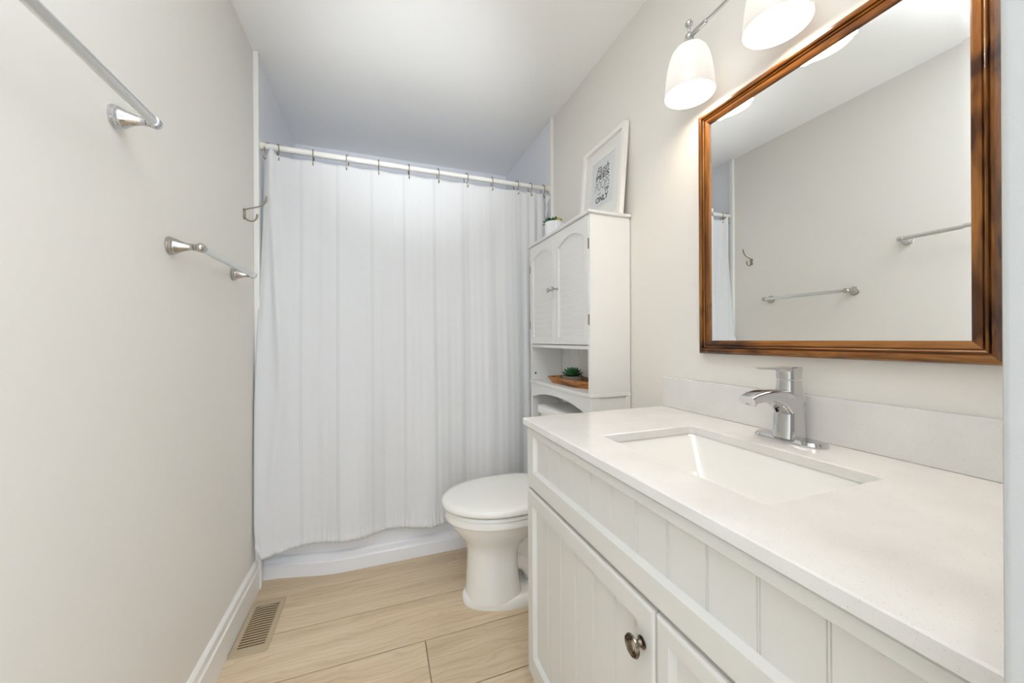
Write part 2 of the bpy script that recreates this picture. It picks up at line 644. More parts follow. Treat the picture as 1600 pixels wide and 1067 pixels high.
ORD = ['leftmost', 'second', 'third', 'fourth', 'fifth', 'sixth', 'seventh', 'eighth', 'ninth', 'tenth', 'eleventh', 'rightmost']
turn = [-40, 25, 5, -8, 4, 6, 10, 24, 2, 30, 14, 12]
proto = make_hook()
for i, x in enumerate(hook_x):
    h = proto if i == 0 else copy_tree(proto)
    h.location = (x, YR, ZR)
    h.rotation_euler = (0, 0, radians(turn[i]))
    if i == 0:
        lab = 'leftmost nickel hook on the curtain rod, by the cream flange'
    elif i == 11:
        lab = 'rightmost nickel hook on the curtain rod, above the loose curtain corner'
    else:
        lab = '%s nickel hook from the left along the curtain rod' % ORD[i]
    tag(h, lab, 'hook', 'hooks holding the shower curtain')


def curtain():
    nx, nz = 360, 150
    x0, x1 = 0.034, 1.462
    b = MB()
    uvl = b.bm.loops.layers.uv.new('UVMap')
    grid = []

    def ss(a, c, v):
        v = max(0, min(1, (v - a) / (c - a))); return v * v * (3 - 2 * v)
    for j in range(nz + 1):
        tz = j / nz
        row = []
        for i in range(nx + 1):
            s = i / nx
            x = x0 + (x1 - x0) * s
            # top edge: tight at the hooks, small sag between
            k = max(q for q in range(len(hook_x)) if hook_x[q] <= x + 1e-9) if x >= hook_x[0] else 0
            if x <= hook_x[0]: fr = 0; gap = 0.1
            elif k == len(hook_x) - 1: fr = 0; gap = 0.1
            else:
                gap = hook_x[k + 1] - hook_x[k]; fr = (x - hook_x[k]) / gap
            sag = 0.006 * sin(pi * fr) ** 2
            ztop = 1.989 - sag * (gap / 0.15)
            if 0.05 < x < 0.089: ztop += 0.024 * sin(pi * fr) ** 2
            zbot = 0.158 + 0.012 * ss(0.03, 0.16, x) - 0.003 * sin(x * 9)
            z = ztop + (zbot - ztop) * tz
            # depth: rod plane at the top, in front of the tub at the bottom
            ybase = 1.973 - 0.044 * ss(0.0, 0.75, tz)
            f = ss(0.05, 1.0, tz)
            fold = -0.026 * cos(2 * pi * (x - 0.405) / 0.375) * f * f * (0.75 + 0.25 * sin(3.1 * x))
            fold += -0.0035 * sin(2 * pi * x / 0.152 + 0.6) * (1 - 0.6 * tz)
            fold += 0.0014 * sin(2 * pi * x / 0.083 + 2.2 * tz + 1.0) + 0.0006 * sin(2 * pi * x / 0.037 + 1.3)
            fold *= min(1.0, 0.35 + 3.0 * tz)
            # the folded-back left edge
            c0 = 0.066 + 0.055 * ss(0.0, 0.6, tz) - 0.05 * ss(0.6, 1.0, tz)
            fold += -0.020 * math.exp(-((x - c0) / 0.018) ** 2) * (1 - 0.75 * ss(0.5, 1.0, tz))
            fold += 0.012 * math.exp(-((x - 0.034) / 0.014) ** 2) * (1 - tz)
            # gathered hem puckers
            if tz > 0.93:
                fold += 0.0022 * sin(2 * pi * x / 0.023 + 2 * sin(40 * x)) * (tz - 0.93) / 0.07
            if tz > 0.985:
                fold -= 0.0050
            # tight pleats near the right end
            fold += 0.006 * sin(2 * pi * x / 0.05) * ss(1.25, 1.4, x)
            y = ybase + fold
            # left edge drifts to the wall lower down; bottom right swings left
            xx = x
            xx -= 0.028 * ss(0.02, 0.65, tz) * math.exp(-((x - x0) / 0.10) ** 2)
            xx += 0.006 * ss(0.9, 1.0, tz) * math.exp(-((x - x0) / 0.05) ** 2) * (1 - s)
            xx = max(xx, 0.0045)
            if x > 1.25:
                xx -= 0.02 * ss(0.05, 0.5, tz) * (x - 1.25) / 0.21
            # bottom hem corner at left lifts where it bends towards the wall
            if tz > 0.9:
                z += 0.048 * (tz - 0.9) / 0.1 * math.exp(-((x - x0) / 0.014) ** 2)
            row.append(b.bm.verts.new((xx, y, z)))
        grid.append(row)
    for j in range(nz):
        for i in range(nx):
            f = b.bm.faces.new((grid[j][i], grid[j][i + 1], grid[j + 1][i + 1], grid[j + 1][i]))
            for lp, (a, c) in zip(f.loops, ((i, j), (i + 1, j), (i + 1, j + 1), (i, j + 1))):
                lp[uvl].uv = (x0 + (x1 - x0) * a / nx, 1.83 * (1 - c / nz))
    o = b.build('shower_curtain', CURTAINM, None, ang=80)
    md = o.modifiers.new('thickness', 'SOLIDIFY'); md.thickness = 0.0012; md.offset = 0
    tag(o, 'white waffle-weave shower curtain hanging across the tub from the rod', 'curtain')
    # loose corner flap at the right end
    b = MB()
    pts = []
    nn = 14
    for j in range(nn + 1):
        tj = j / nn
        z = 1.982 - 0.135 * tj
        wv = 0.030 * (1 - tj) ** 0.8 * (0.75 + 0.35 * cos(7 * tj)) + 0.002
        pts.append([(1.461 + wv * i / 6, 1.968 - 0.012 * sin(pi * i / 6) + 0.004 * sin(9 * tj), z - 0.01 * i / 6) for i in range(7)])
    for a, c in zip(pts, pts[1:]):
        for i in range(6):
            b.faces([a[i], a[i + 1], c[i + 1], c[i]], [(0, 1, 2, 3)])
    bmesh.ops.remove_doubles(b.bm, verts=b.bm.verts, dist=1e-5)
    f = b.build('loose_corner', POTW, o, ang=80)
    f.data.materials[0] = CURTAINM
    md = f.modifiers.new('thickness', 'SOLIDIFY'); md.thickness = 0.0012; md.offset = 0


curtain()


# ------------------------------------------------------------------ towel bars and robe hook on the left wall
def post_profile():
    return [(0.0245, 0.0), (0.0245, 0.004), (0.0228, 0.0055), (0.0232, 0.0075), (0.0228, 0.010), (0.0205, 0.0115), (0.0208, 0.014), (0.0200, 0.016),
            (0.0165, 0.022), (0.0130, 0.030), (0.0102, 0.039), (0.0086, 0.047), (0.0084, 0.050), (0.0096, 0.051), (0.0096, 0.054), (0.0072, 0.0555),
            (0.0072, 0.0575), (0.0094, 0.0585), (0.0100, 0.0600)]


def towel_bar(label, ya, yb, z):
    t = thing('towel_bar', label, 'towel bar', (0, (ya + yb) / 2, z), 'towel bars on the left wall')
    hl = (yb - ya) / 2
    for s in (-1, 1):
        b = MB()
        b.lathe(post_profile(), (0, s * hl, 0), (1, 0, 0), 32)
        b.ball((0.0685, s * hl, 0), 0.0125, 24, sc=(1, 1.05, 1))
        b.lathe([(0.0118, 0), (0.0118, 0.006), (0.0105, 0.007)], (0.0685, s * (hl - 0.005), 0), (0, -s, 0), 24)
        b.build('post', CHROME if label.startswith('upper') else NICKEL, t)
    b = MB()
    b.tube([(0.0685, -hl + 0.008, 0), (0.0685, hl - 0.008, 0)], 0.0098, 24)
    b.build('rail', BARM, t)


towel_bar('upper towel bar on the left wall, nearest the doorway, cut by the photo edge', 1.022 - 0.61, 1.022, 1.606)
towel_bar('lower towel bar on the left wall below the double robe hook', 1.238, 1.690, 1.384)

t = thing('robe_hook', 'double-pronged nickel robe hook on the left wall beside the shower curtain', 'hook', (0, 1.825, 1.66))
b = MB()
b.lathe([(0.0105, 0), (0.0105, 0.003), (0.0085, 0.0055), (0.004, 0.0062)], (0, 0, 0.013), (1, 0, 0), 20)
b.lathe([(0.0105, 0), (0.0105, 0.003), (0.0085, 0.0055), (0.004, 0.0062)], (0, 0, -0.013), (1, 0, 0), 20)
b.box(0.0, 0.0058, -0.0075, 0.0075, -0.02, 0.02, 0.002)
b.build('backplate', HOOKM, t)
b = MB()
b.tube([(0.004, 0, 0.018), (0.010, 0, 0.021), (0.022, 0, 0.0255), (0.040, 0, 0.031), (0.056, 0, 0.037), (0.067, 0, 0.045), (0.076, 0, 0.058), (0.080, 0, 0.070), (0.081, 0, 0.078), (0.080, 0, 0.083)],
       [0.003, 0.003, 0.0028, 0.0028, 0.003, 0.0034, 0.0040, 0.0046, 0.0042, 0.002], 12)
b.build('upper_prong', HOOKM, t)
b = MB()
b.tube([(0.004, 0, -0.014), (0.008, 0, -0.021), (0.016, 0, -0.027), (0.027, 0, -0.0285), (0.037, 0, -0.025), (0.044, 0, -0.017), (0.047, 0, -0.007), (0.0475, 0, 0.000), (0.047, 0, 0.004)],
       [0.003, 0.003, 0.003, 0.0029, 0.003, 0.0034, 0.0044, 0.0044, 0.002], 12)
b.build('lower_prong', HOOKM, t)


# ------------------------------------------------------------------ floor vent
def vent():
    t = thing('floor_vent', 'tan metal floor register beside the left baseboard', 'vent', (0.080, 1.708, 0))
    x0, x1, y0, y1 = -0.0625, 0.0625, -0.150, 0.150
    sx0, sx1, sy0, sy1 = -0.044, 0.044, -0.113, 0.116
    b = MB()
    g = lambda p, z: [(x, y, z) for x, y in p]
    fo, fi = rrect(x0, x1, y0, y1, 0.012), rrect(sx0, sx1, sy0, sy1, 0.002)
    fo2 = rrect(x0 + 0.0015, x1 - 0.0015, y0 + 0.0015, y1 - 0.0015, 0.011)
    b.loft([g(fi, 0.0005), g(fo, 0.0005), g(fo, 0.0035), g(fo2, 0.005), g(fi, 0.005), g(fi, 0.0005)], False, False)
    bmesh.ops.remove_doubles(b.bm, verts=b.bm.verts, dist=1e-6)
    n = 17
    for i in range(n - 1):
        y = sy0 + (sy1 - sy0) * (i + 0.85) / (n - 0.3)
        bow = 0.010 * max(0, (i - 4) / 12)
        pts = [(sx0 + (sx1 - sx0) * k / 10, y + bow * sin(pi * k / 10 * 0.9 + 0.25) - (bow * 0.6), 0.0032) for k in range(11)]
        b.tube(pts, 0.0025, 8, flat=(1.0, 0.7))
    b.build('grille', VENTM, t, ang=30)
    b = MB(); b.box(sx0, sx1, sy0, sy1, 0.0002, 0.0012)
    b.build('duct_opening', VENTD, t)


vent()


# ------------------------------------------------------------------ toilet
def toilet():
    CY = 1.555
    t = thing('toilet', 'white elongated toilet with closed lid between vanity and shower curtain', 'toilet', (1.10, CY, 0))
    L = Vector((1.10, CY, 0))

    def egg(xf, xb, hw, z, n=56, eb=0.55, xm=None, hb=None):
        """front half elliptical towards -x, back half squarer"""
        xm = xm if xm is not None else xf + (xb - xf) * 0.52
        pts = []
        for k in range(n):
            a = 2 * pi * k / n
            c, s = cos(a), sin(a)
            if c < 0:
                x = xm + (xm - xf) * c; y = hw * s
            else:
                x = xm + (xb - xm) * math.copysign(abs(c) ** eb, c); y = hw * math.copysign(abs(s) ** (eb + 0.15), s)
            pts.append((x - L.x, y, z))
        return pts
    b = MB()
    # floor flange
    b.loft([egg(0.862, 1.36, 0.124, 0.0), egg(0.860, 1.36, 0.126, 0.010), egg(0.862, 1.36, 0.124, 0.030), egg(0.870, 1.36, 0.116, 0.042), egg(0.885, 1.35, 0.10, 0.048)])
    # front column rising into the bowl
    b.loft([egg(0.874, 1.110, 0.114, 0.030, eb=0.35, xm=0.99), egg(0.880, 1.100, 0.109, 0.09, eb=0.35, xm=0.99), egg(0.884, 1.092, 0.105, 0.17, eb=0.35, xm=0.99), egg(0.884, 1.094, 0.104, 0.220, eb=0.35, xm=0.99),
            egg(0.876, 1.11, 0.110, 0.252, eb=0.42, xm=0.995), egg(0.858, 1.14, 0.127, 0.283, eb=0.5, xm=1.0), egg(0.832, 1.20, 0.150, 0.315, xm=1.02), egg(0.812, 1.26, 0.166, 0.344, xm=1.03), egg(0.803, 1.29, 0.174, 0.362, xm=1.04),
            egg(0.798, 1.31, 0.178, 0.368, xm=1.04), egg(0.790, 1.32, 0.185, 0.372, xm=1.04), egg(0.788, 1.33, 0.187, 0.386, xm=1.04), egg(0.792, 1.33, 0.184, 0.400, xm=1.04)])
    # trapway behind the column
    b.tube([(1.05 - L.x, 0, 0.30), (1.13 - L.x, 0, 0.25), (1.20 - L.x, 0, 0.19), (1.23 - L.x, 0, 0.11), (1.235 - L.x, 0, 0.02)], [0.105, 0.098, 0.092, 0.088, 0.09], 24)
    b.tube([(1.08 - L.x, -0.03, 0.17), (1.14 - L.x, -0.035, 0.15), (1.19 - L.x, -0.04, 0.08), (1.20 - L.x, -0.04, 0.02)], [0.05, 0.048, 0.046, 0.05], 20)
    b.box(1.20 - L.x, 1.40 - L.x, -0.105, 0.105, 0.03, 0.385, 0.03, 3)
    b.build('bowl', CERAMIC, t, ang=50)
    b = MB()
    b.loft([egg(0.796, 1.27, 0.180, 0.401, xm=1.035), egg(0.787, 1.275, 0.188, 0.403, xm=1.035), egg(0.785, 1.275, 0.190, 0.411, xm=1.035), egg(0.790, 1.27, 0.186, 0.417, xm=1.035)])
    b.build('seat', SEATM, t, ang=50)
    b = MB()
    b.loft([egg(0.790, 1.285, 0.187, 0.4215, xm=1.035), egg(0.779, 1.29, 0.195, 0.424, xm=1.035), egg(0.776, 1.292, 0.198, 0.430, xm=1.035), egg(0.777, 1.291, 0.197, 0.444, xm=1.035), egg(0.784, 1.288, 0.191, 0.451, xm=1.035), egg(0.81, 1.275, 0.168, 0.4545, xm=1.035), egg(0.90, 1.21, 0.09, 0.4555, xm=1.035)])
    for s in (-1, 1):
        b.box(1.265 - L.x, 1.295 - L.x, s * 0.075 - 0.016, s * 0.075 + 0.016, 0.402, 0.438, 0.005, 2)
    b.build('lid', SEATM, t, ang=50)
    b = MB()
    y0, y1 = -0.195, 0.195

    def rbox(x0, x1, ya, yb, z, e=0.22, n=48):
        cx, cy, hx, hy = (x0 + x1) / 2, (ya + yb) / 2, (x1 - x0) / 2, (yb - ya) / 2
        return [(cx - L.x + math.copysign(abs(cos(2 * pi * k / n)) ** e, cos(2 * pi * k / n)) * hx, cy + math.copysign(abs(sin(2 * pi * k / n)) ** e, sin(2 * pi * k / n)) * hy, z) for k in range(n)]
    b.loft([rbox(1.325, 1.48, -0.17, 0.17, 0.372), rbox(1.318, 1.485, -0.178, 0.178, 0.42), rbox(1.308, 1.488, -0.188, 0.188, 0.74), rbox(1.308, 1.488, -0.188, 0.188, 0.752)])
    b.build('tank', CERAMIC, t, ang=50)
    b = MB()
    b.loft([rbox(1.300, 1.492, -0.194, 0.194, 0.753), rbox(1.294, 1.494, -0.200, 0.200, 0.757), rbox(1.294, 1.494, -0.200, 0.200, 0.782), rbox(1.300, 1.492, -0.195, 0.195, 0.790), rbox(1.33, 1.48, -0.17, 0.17, 0.793)])
    b.build('tank_lid', CERAMIC, t, ang=50)
    b = MB()
    b.lathe([(0.011, 0), (0.011, 0.008), (0.006, 0.010), (0.006, 0.018)], (1.309 - L.x, -0.13, 0.70), (-1, 0, 0), 20)
    b.tube([(1.293 - L.x, -0.13, 0.70), (1.291 - L.x, -0.10, 0.696), (1.291 - L.x, -0.06, 0.690)], [0.0045, 0.006, 0.007], 12, flat=(0.6, 1))
    b.build('flush_lever', CHROME, t)


toilet()


# ------------------------------------------------------------------ over-toilet storage cabinet
def storage_cabinet():
    y0, y1 = 1.254, 1.856
    xf, xb = 1.314, W - 0.003
    ym = (y0 + y1) / 2
    t = thing('storage_cabinet', 'white over-toilet cabinet with two louvered doors and an open shelf', 'cabinet', ((xf + xb) / 2, ym, 0))
    L = Vector(t.location)

    def bx(b, xa, xb_, ya, yb, za, zb, bev=0.0012, **k):
        b.box(xa - L.x, xb_ - L.x, ya - L.y, yb - L.y, za, zb, bev, 1, **k)
    th = 0.016
    b = MB()
    # upper side panels, in two heights like the photo
    for ya, yb in ((y0, y0 + th), (y1 - th, y1)):
        bx(b, xf, xb, ya, yb, 0.908, 1.626)
    bx(b, xf + 0.001, xb, y0 + th, y1 - th, 1.085, 1.101)
    bx(b, xf + 0.02, xb, y0 + th, y1 - th, 1.605, 1.626)
    # grooved back boards
    nb = 6
    for i in range(nb):
        ya = y0 + th + (y1 - y0 - 2 * th) * i / nb
        yb = y0 + th + (y1 - y0 - 2 * th) * (i + 1) / nb
        bx(b, xb - 0.010, xb - 0.004, ya + 0.001, yb - 0.001, 0.60, 1.605, 0.0015)
    bx(b, xb - 0.004, xb, y0 + th, y1 - th, 0.60, 1.605)
    b.build('carcass', CABW, t)
    b = MB()
    bx(b, xf - 0.012, W - 0.0005, y0 - 0.010, y1 + 0.010, 1.626, 1.641, 0.004)
    b.build('top_board', CABW, t)
    b = MB()
    bx(b, xf - 0.004, xb, y0 - 0.002, y1 + 0.002, 0.892, 0.908, 0.0015)
    b.build('shelf', CABW, t)
    # lower stand: four legs, side panels, arched apron
    for (xa, xc) in ((xf, xf + 0.040), (xb - 0.025, xb)):
        for (ya, yb) in ((y0, y0 + 0.022), (y1 - 0.022, y1)):
            b = MB(); bx(b, xa, xc, ya, yb, 0.0, 0.892)
            b.build('leg', CABW, t)
    for ya in (y0 + 0.005, y1 - 0.013):
        b = MB(); bx(b, xf + 0.04, xb - 0.025, ya, ya + 0.008, 0.62, 0.892)
        b.build('side_panel', CABW, t)
    b = MB()
    ya, yb = y0 + 0.022, y1 - 0.022
    n = 24
    poly = [(ya - L.y, 0.892), (ya - L.y, 0.818)]
    for i in range(1, n):
        s = i / n
        poly.append((ya + (yb - ya) * s - L.y, 0.818 + 0.037 * (1 - abs(2 * s - 1) ** 2.2)))
    poly += [(yb - L.y, 0.818), (yb - L.y, 0.892)]
    b.prism(poly, 0, xf - L.x + 0.001, xf + 0.016 - L.x)
    b.build('arched_apron', CABW, t)
    # shelf-pin plug on the inside of the far panel
    b = MB(); b.lathe([(0.0062, 0), (0.0062, 0.001), (0.005, 0.0014)], (xf + 0.022 - L.x, y1 - th - L.y, 0.944), (0, -1, 0), 16)
    b.build('screw_cap', CAPM, t)

    # doors
    def door(ya, yb, knob_y, hinge_y, lab):
        b = MB()
        z0, z1 = 1.104, 1.624
        x0, x1 = xf - 0.003, xf + 0.013
        st = 0.033
        bx(b, x0, x1, ya, ya + st, z0, z1)
        bx(b, x0, x1, yb - st, yb, z0, z1)
        bx(b, x0, x1, ya + st, yb - st, z0, z0 + 0.034)
        n = 20
        poly = [(ya + st - L.y, z1 - 0.0005)]
        for i in range(n + 1):
            s = i / n
            poly.append((ya + st + (yb - ya - 2 * st) * s - L.y, 1.548 + 0.034 * (1 - (2 * s - 1) ** 2)))
        poly.append((yb - st - L.y, z1 - 0.0005))
        b.prism(poly, 0, x0 - L.x + 0.0004, x1 - L.x)
        # louvre slats
        ns = 16
        zz0, zz1 = z0 + 0.034, 1.586
        for i in range(ns):
            zc = zz0 + (zz1 - zz0) * (i + 0.5) / ns
            dz = (zz1 - zz0) / ns
            b.box(x0 + 0.0085 - L.x, x0 + 0.0125 - L.x, ya + st - L.y - 0.002, yb - st - L.y + 0.002, zc - dz * 0.56, zc + dz * 0.56, 0.001, 1,
                  rot=Matrix.Rotation(radians(-7), 3, 'Y'), at=(x0 + 0.0105 - L.x, 0, zc))
        d = b.build('door', CABW, t, ang=30)
        tag(d, lab)
        b = MB()
        b.lathe([(0.0075, 0), (0.0075, 0.002), (0.004, 0.004), (0.0036, 0.012), (0.008, 0.017), (0.0122, 0.021), (0.0122, 0.026), (0.008, 0.029)], (x0 - L.x, knob_y - L.y, 1.362), (-1, 0, 0), 10)
        b.build('knob', CRYSTAL, d, ang=15)
        for hz in (1.508, 1.205):
            b = MB()
            for q in range(5):
                b.lathe([(0.0019, -0.0034), (0.0019, 0.0034)], (x0 - 0.0008 - L.x, hinge_y - L.y, hz + (q - 2) * 0.0085), (0, 0, 1), 10)
            bx(b, x0 - 0.0008, x0 + 0.004, hinge_y - 0.0012, hinge_y + 0.0012, hz - 0.021, hz + 0.021, 0.0003)
            b.build('hinge', HINGEM, d)
    door(ym + 0.0012, y1 - 0.008, ym + 0.028, y1 - 0.006, 'far louvered door next to the shower curtain')
    door(y0 + 0.008, ym - 0.0012, ym - 0.026, y0 + 0.006, 'near louvered door')


storage_cabinet()


# ------------------------------------------------------------------ framed print on the cabinet
def words(parent, txt, u0, u1, v0, v1, z, m, off=0.0, shear=0.0, name='lettering'):
    cu = bpy.data.curves.new('t', 'FONT')
    cu.body = txt
    cu.offset = off
    cu.shear = shear
    cu.extrude = 0.004
    cu.resolution_u = 4
    tmp = bpy.data.objects.new('t', cu)
    COL.objects.link(tmp)
    dg = bpy.context.evaluated_depsgraph_get()
    me = bpy.data.meshes.new_from_object(tmp.evaluated_get(dg))
    bpy.data.objects.remove(tmp)
    bpy.data.curves.remove(cu)
    xs = [v.co.x for v in me.vertices]; ys = [v.co.y for v in me.vertices]
    ax, bx_, ay, by = min(xs), max(xs), min(ys), max(ys)
    for v in me.vertices:
        v.co = Vector((u0 + (v.co.x - ax) / (bx_ - ax) * (u1 - u0), v0 + (v.co.y - ay) / (by - ay) * (v1 - v0), z + v.co.z * 0.05))
    me.name = name
    me.materials.append(m)
    o = bpy.data.objects.new(name, me)
    COL.objects.link(o)
    o.parent = parent
    return o


def framed_print():
    tl = 0.083
    t = thing('framed_print', 'white framed lettered print leaning on the wall atop the storage cabinet', 'picture', (1.452, 1.4135, 1.6415))
    u = Vector((0, -1, 0)); v = Vector((sin(tl), 0, cos(tl))); n = Vector((-cos(tl), 0, sin(tl)))
    M = Matrix(((u.x, v.x, n.x, 1.452), (u.y, v.y, n.y, 1.4135), (u.z, v.z, n.z, 1.6425), (0, 0, 0, 1)))
    t.matrix_world = M
    w, h, fw, d = 0.163, 0.39, 0.021, 0.021
    b = MB()
    b.box(-w, -w + fw, 0, h, -d, 0, 0.001, 1)
    b.box(w - fw, w, 0, h, -d, 0, 0.001, 1)
    b.box(-w + fw, w - fw, 0, fw, -d, -0.0002, 0.001, 1)
    b.box(-w + fw, w - fw, h - fw, h, -d, -0.0002, 0.001, 1)
    b.build('frame', FRAMEW, t)
    b = MB(); b.box(-w + 0.004, w - 0.004, 0.004, h - 0.004, -d + 0.002, -d + 0.006)
    b.build('backing', CONCRETE, t)
    b = MB()
    mw, m0, m1 = 0.091, 0.080, 0.308
    z0, z1 = -0.0135, -0.0115
    b.box(-w + fw, -mw, fw, h - fw, z0, z1); b.box(mw, w - fw, fw, h - fw, z0, z1)
    b.box(-mw, mw, fw, m0, z0, z1); b.box(-mw, mw, m1, h - fw, z0, z1)
    b.build('mat_board', MATB, t)
    b = MB(); b.box(-mw - 0.003, mw + 0.003, m0 - 0.003, m1 + 0.003, -0.0147, -0.0137)
    p = b.build('paper', PAPER, t)
    z = -0.0136
    words(p, 'Flush', -0.050, 0.046, 0.243, 0.278, z, INK, 0.006, 0.35)
    words(p, 'PEES', -0.052, 0.050, 0.2150, 0.2405, z, INK, 0.026)
    words(p, 'POOPS', -0.053, 0.055, 0.1665, 0.2095, z, INKM, -0.012)
    words(p, 'and', -0.031, -0.006, 0.1450, 0.1570, z, INKM, 0.0, 0.35)
    words(p, 'TP', 0.020, 0.053, 0.1420, 0.1620, z, INK, 0.024)
    words(p, 'ONLY', -0.045, 0.052, 0.1090, 0.1370, z, INK, 0.028)
    b = MB()
    for (a, c, q) in ((-0.036, -0.024, 0.0), (-0.018, 0.026, 0.0012), (0.034, 0.046, 0.0)):
        pts = [(a + (c - a) * k / 16, 0.0955 + q * sin(k * 2.1), z + 0.0002) for k in range(17)]
        b.tube(pts, 0.0005, 6)
    b.build('flourish', INKP, p)
    b = MB(); b.box(-w + fw - 0.002, w - fw + 0.002, fw - 0.002, h - fw + 0.002, -0.0085, -0.0065)
    b.build('glass', GLASS, t)


framed_print()


# ------------------------------------------------------------------ plants
def leaf(b, base, direc, length, width, thick, up=Vector((0, 0, 1)), mi=0, tip=0.0):
    """plump pointed leaf"""
    d = Vector(direc).normalized()
    s = d.cross(up).normalized(); nrm = s.cross(d)
    rings = []
    prof = [(0.0, 0.35), (0.2, 0.72), (0.45, 1.0), (0.7, 0.88), (0.88, 0.5), (1.0, 0.06)]
    for f, w in prof:
        c = Vector(base) + d * (length * f) + nrm * (0.25 * length * f * f)
        rings.append([c + s * (cos(2 * pi * k / 8) * width * w / 2) + nrm * (sin(2 * pi * k / 8) * thick * max(w, 0.2) / 2) for k in range(8)])
    b.loft(rings, mi=mi)


def fluted_plant():
    c = (1.413, 1.760, 1.6412)
    t = thing('potted_plant', 'small mixed succulents in a white fluted pot on top of the storage cabinet', 'plant', c)
    b = MB()
    n = 120

    def ring(r, z, flute=True):
        return [((r + (0.0042 * abs(sin(2 * pi * k / n * 8)) if flute else 0.002)) * cos(2 * pi * k / n), (r + (0.0042 * abs(sin(2 * pi * k / n * 8)) if flute else 0.002)) * sin(2 * pi * k / n), z) for k in range(n)]
    b.loft([ring(0.041, 0), ring(0.0435, 0.006), ring(0.0465, 0.103), ring(0.0475, 0.108, False), ring(0.0455, 0.1085, False), ring(0.044, 0.100, False), ring(0.030, 0.0985, False)])
    b.build('pot', POTW, t, ang=60)
    b = MB(); b.lathe([(0.0435, 0.097), (0.04, 0.1015), (0.01, 0.1035)], (0, 0, 0), (0, 0, 1), 32)
    b.build('soil', SOIL, t)
    rr = random.Random(4)

    def cluster(name, mats, spots, ln, wd, nl):
        b = MB()
        for (x, y, z) in spots:
            for k in range(nl):
                a = 2 * pi * k / nl + rr.random()
                e = rr.uniform(0.25, 1.1)
                leaf(b, (x, y, z), (cos(a) * cos(e), sin(a) * cos(e), sin(e)), ln * rr.uniform(0.8, 1.15), wd, wd * 0.35, mi=rr.randrange(len(mats)))
        b.build(name, mats, t)
    # camera-side left is towards -x/+y, right is towards +x/-y
    cluster('green_foliage', [LEAF_DK, LEAF_MD], [(-0.030, 0.018, 0.104), (-0.018, 0.004, 0.110), (-0.010, 0.020, 0.112), (0.004, -0.002, 0.115), (-0.034, -0.004, 0.106), (-0.024, 0.030, 0.108)], 0.028, 0.019, 9)
    cluster('yellow_rosette', [LEAF_YE, LEAF_PK], [(0.012, -0.022, 0.107), (0.030, -0.016, 0.107)], 0.022, 0.014, 11)
    cluster('dark_sprig', [LEAF_BL], [(0.022, -0.004, 0.120)], 0.018, 0.012, 9)
    b = MB()
    leaf(b, (-0.036, 0.022, 0.104), (-0.8, 0.3, -0.35), 0.020, 0.014, 0.006)
    leaf(b, (-0.036, 0.012, 0.106), (-0.8, -0.1, 0.0), 0.018, 0.013, 0.006)
    b.build('trailing_leaf', LEAF_DK, t)


fluted_plant()


def tray():
    c = (1.408, 1.535, 0.9082)
    t = MB()
    # long six-sided tray with flared sides, its left end pointing to the shelf front
    out = [(-0.073, 0.150), (-0.060, -0.090), (0.000, -0.205), (0.066, -0.190), (0.078, 0.070), (0.040, 0.182)]

    def ring(k, z):
        return [(x * k, y * k, z) for x, y in out]
    t.loft([ring(0.80, 0.0), ring(0.83, 0.003), ring(1.0, 0.030), ring(1.0, 0.033), ring(0.95, 0.033), ring(0.79, 0.009), ring(0.74, 0.007)])
    bmesh.ops.translate(t.bm, verts=t.bm.verts, vec=c)
    o = t.build('wooden_tray', TRAYM, None, ang=20)
    tag(o, 'angular brown wooden tray on the open shelf of the storage cabinet', 'tray')


tray()


def bowl_plant():
    c = (1.405, 1.556, 0.9155)
    t = thing('potted_succulent', 'dark green rosette succulent in a low grey pot standing in the wooden tray', 'plant', c)
    b = MB()
    b.lathe([(0.038, 0.0), (0.041, 0.003), (0.0505, 0.032), (0.0515, 0.036), (0.0490, 0.0365), (0.046, 0.031), (0.030, 0.029)], (0, 0, 0), (0, 0, 1), 48)
    b.build('pot', CONCRETE, t)
    b = MB(); b.lathe([(0.0455, 0.028), (0.042, 0.0315), (0.01, 0.033)], (0, 0, 0), (0, 0, 1), 32)
    b.build('soil', SOIL, t)
    b = MB()
    rr = random.Random(11)
    for lay, (nl, el, ln, wd) in enumerate(((9, 0.14, 0.053, 0.029), (8, 0.42, 0.048, 0.028), (7, 0.72, 0.041, 0.025), (5, 1.05, 0.033, 0.020), (3, 1.35, 0.026, 0.015))):
        for k in range(nl):
            a = 2 * pi * k / nl + lay * 0.5 + rr.uniform(-0.1, 0.1)
            leaf(b, (0.004 * cos(a), 0.004 * sin(a), 0.034 + 0.0035 * lay), (cos(a) * cos(el), sin(a) * cos(el), sin(el)), ln, wd, 0.005, mi=rr.randrange(2))
    b.build('rosette', [LEAF_DK, LEAF_MD], t)


bowl_plant()

# ------------------------------------------------------------------ vanity, worktop, basin, backsplash
XV = 0.952           # front plane of doors
Y0V, Y1V = YF + 0.004, 1.040


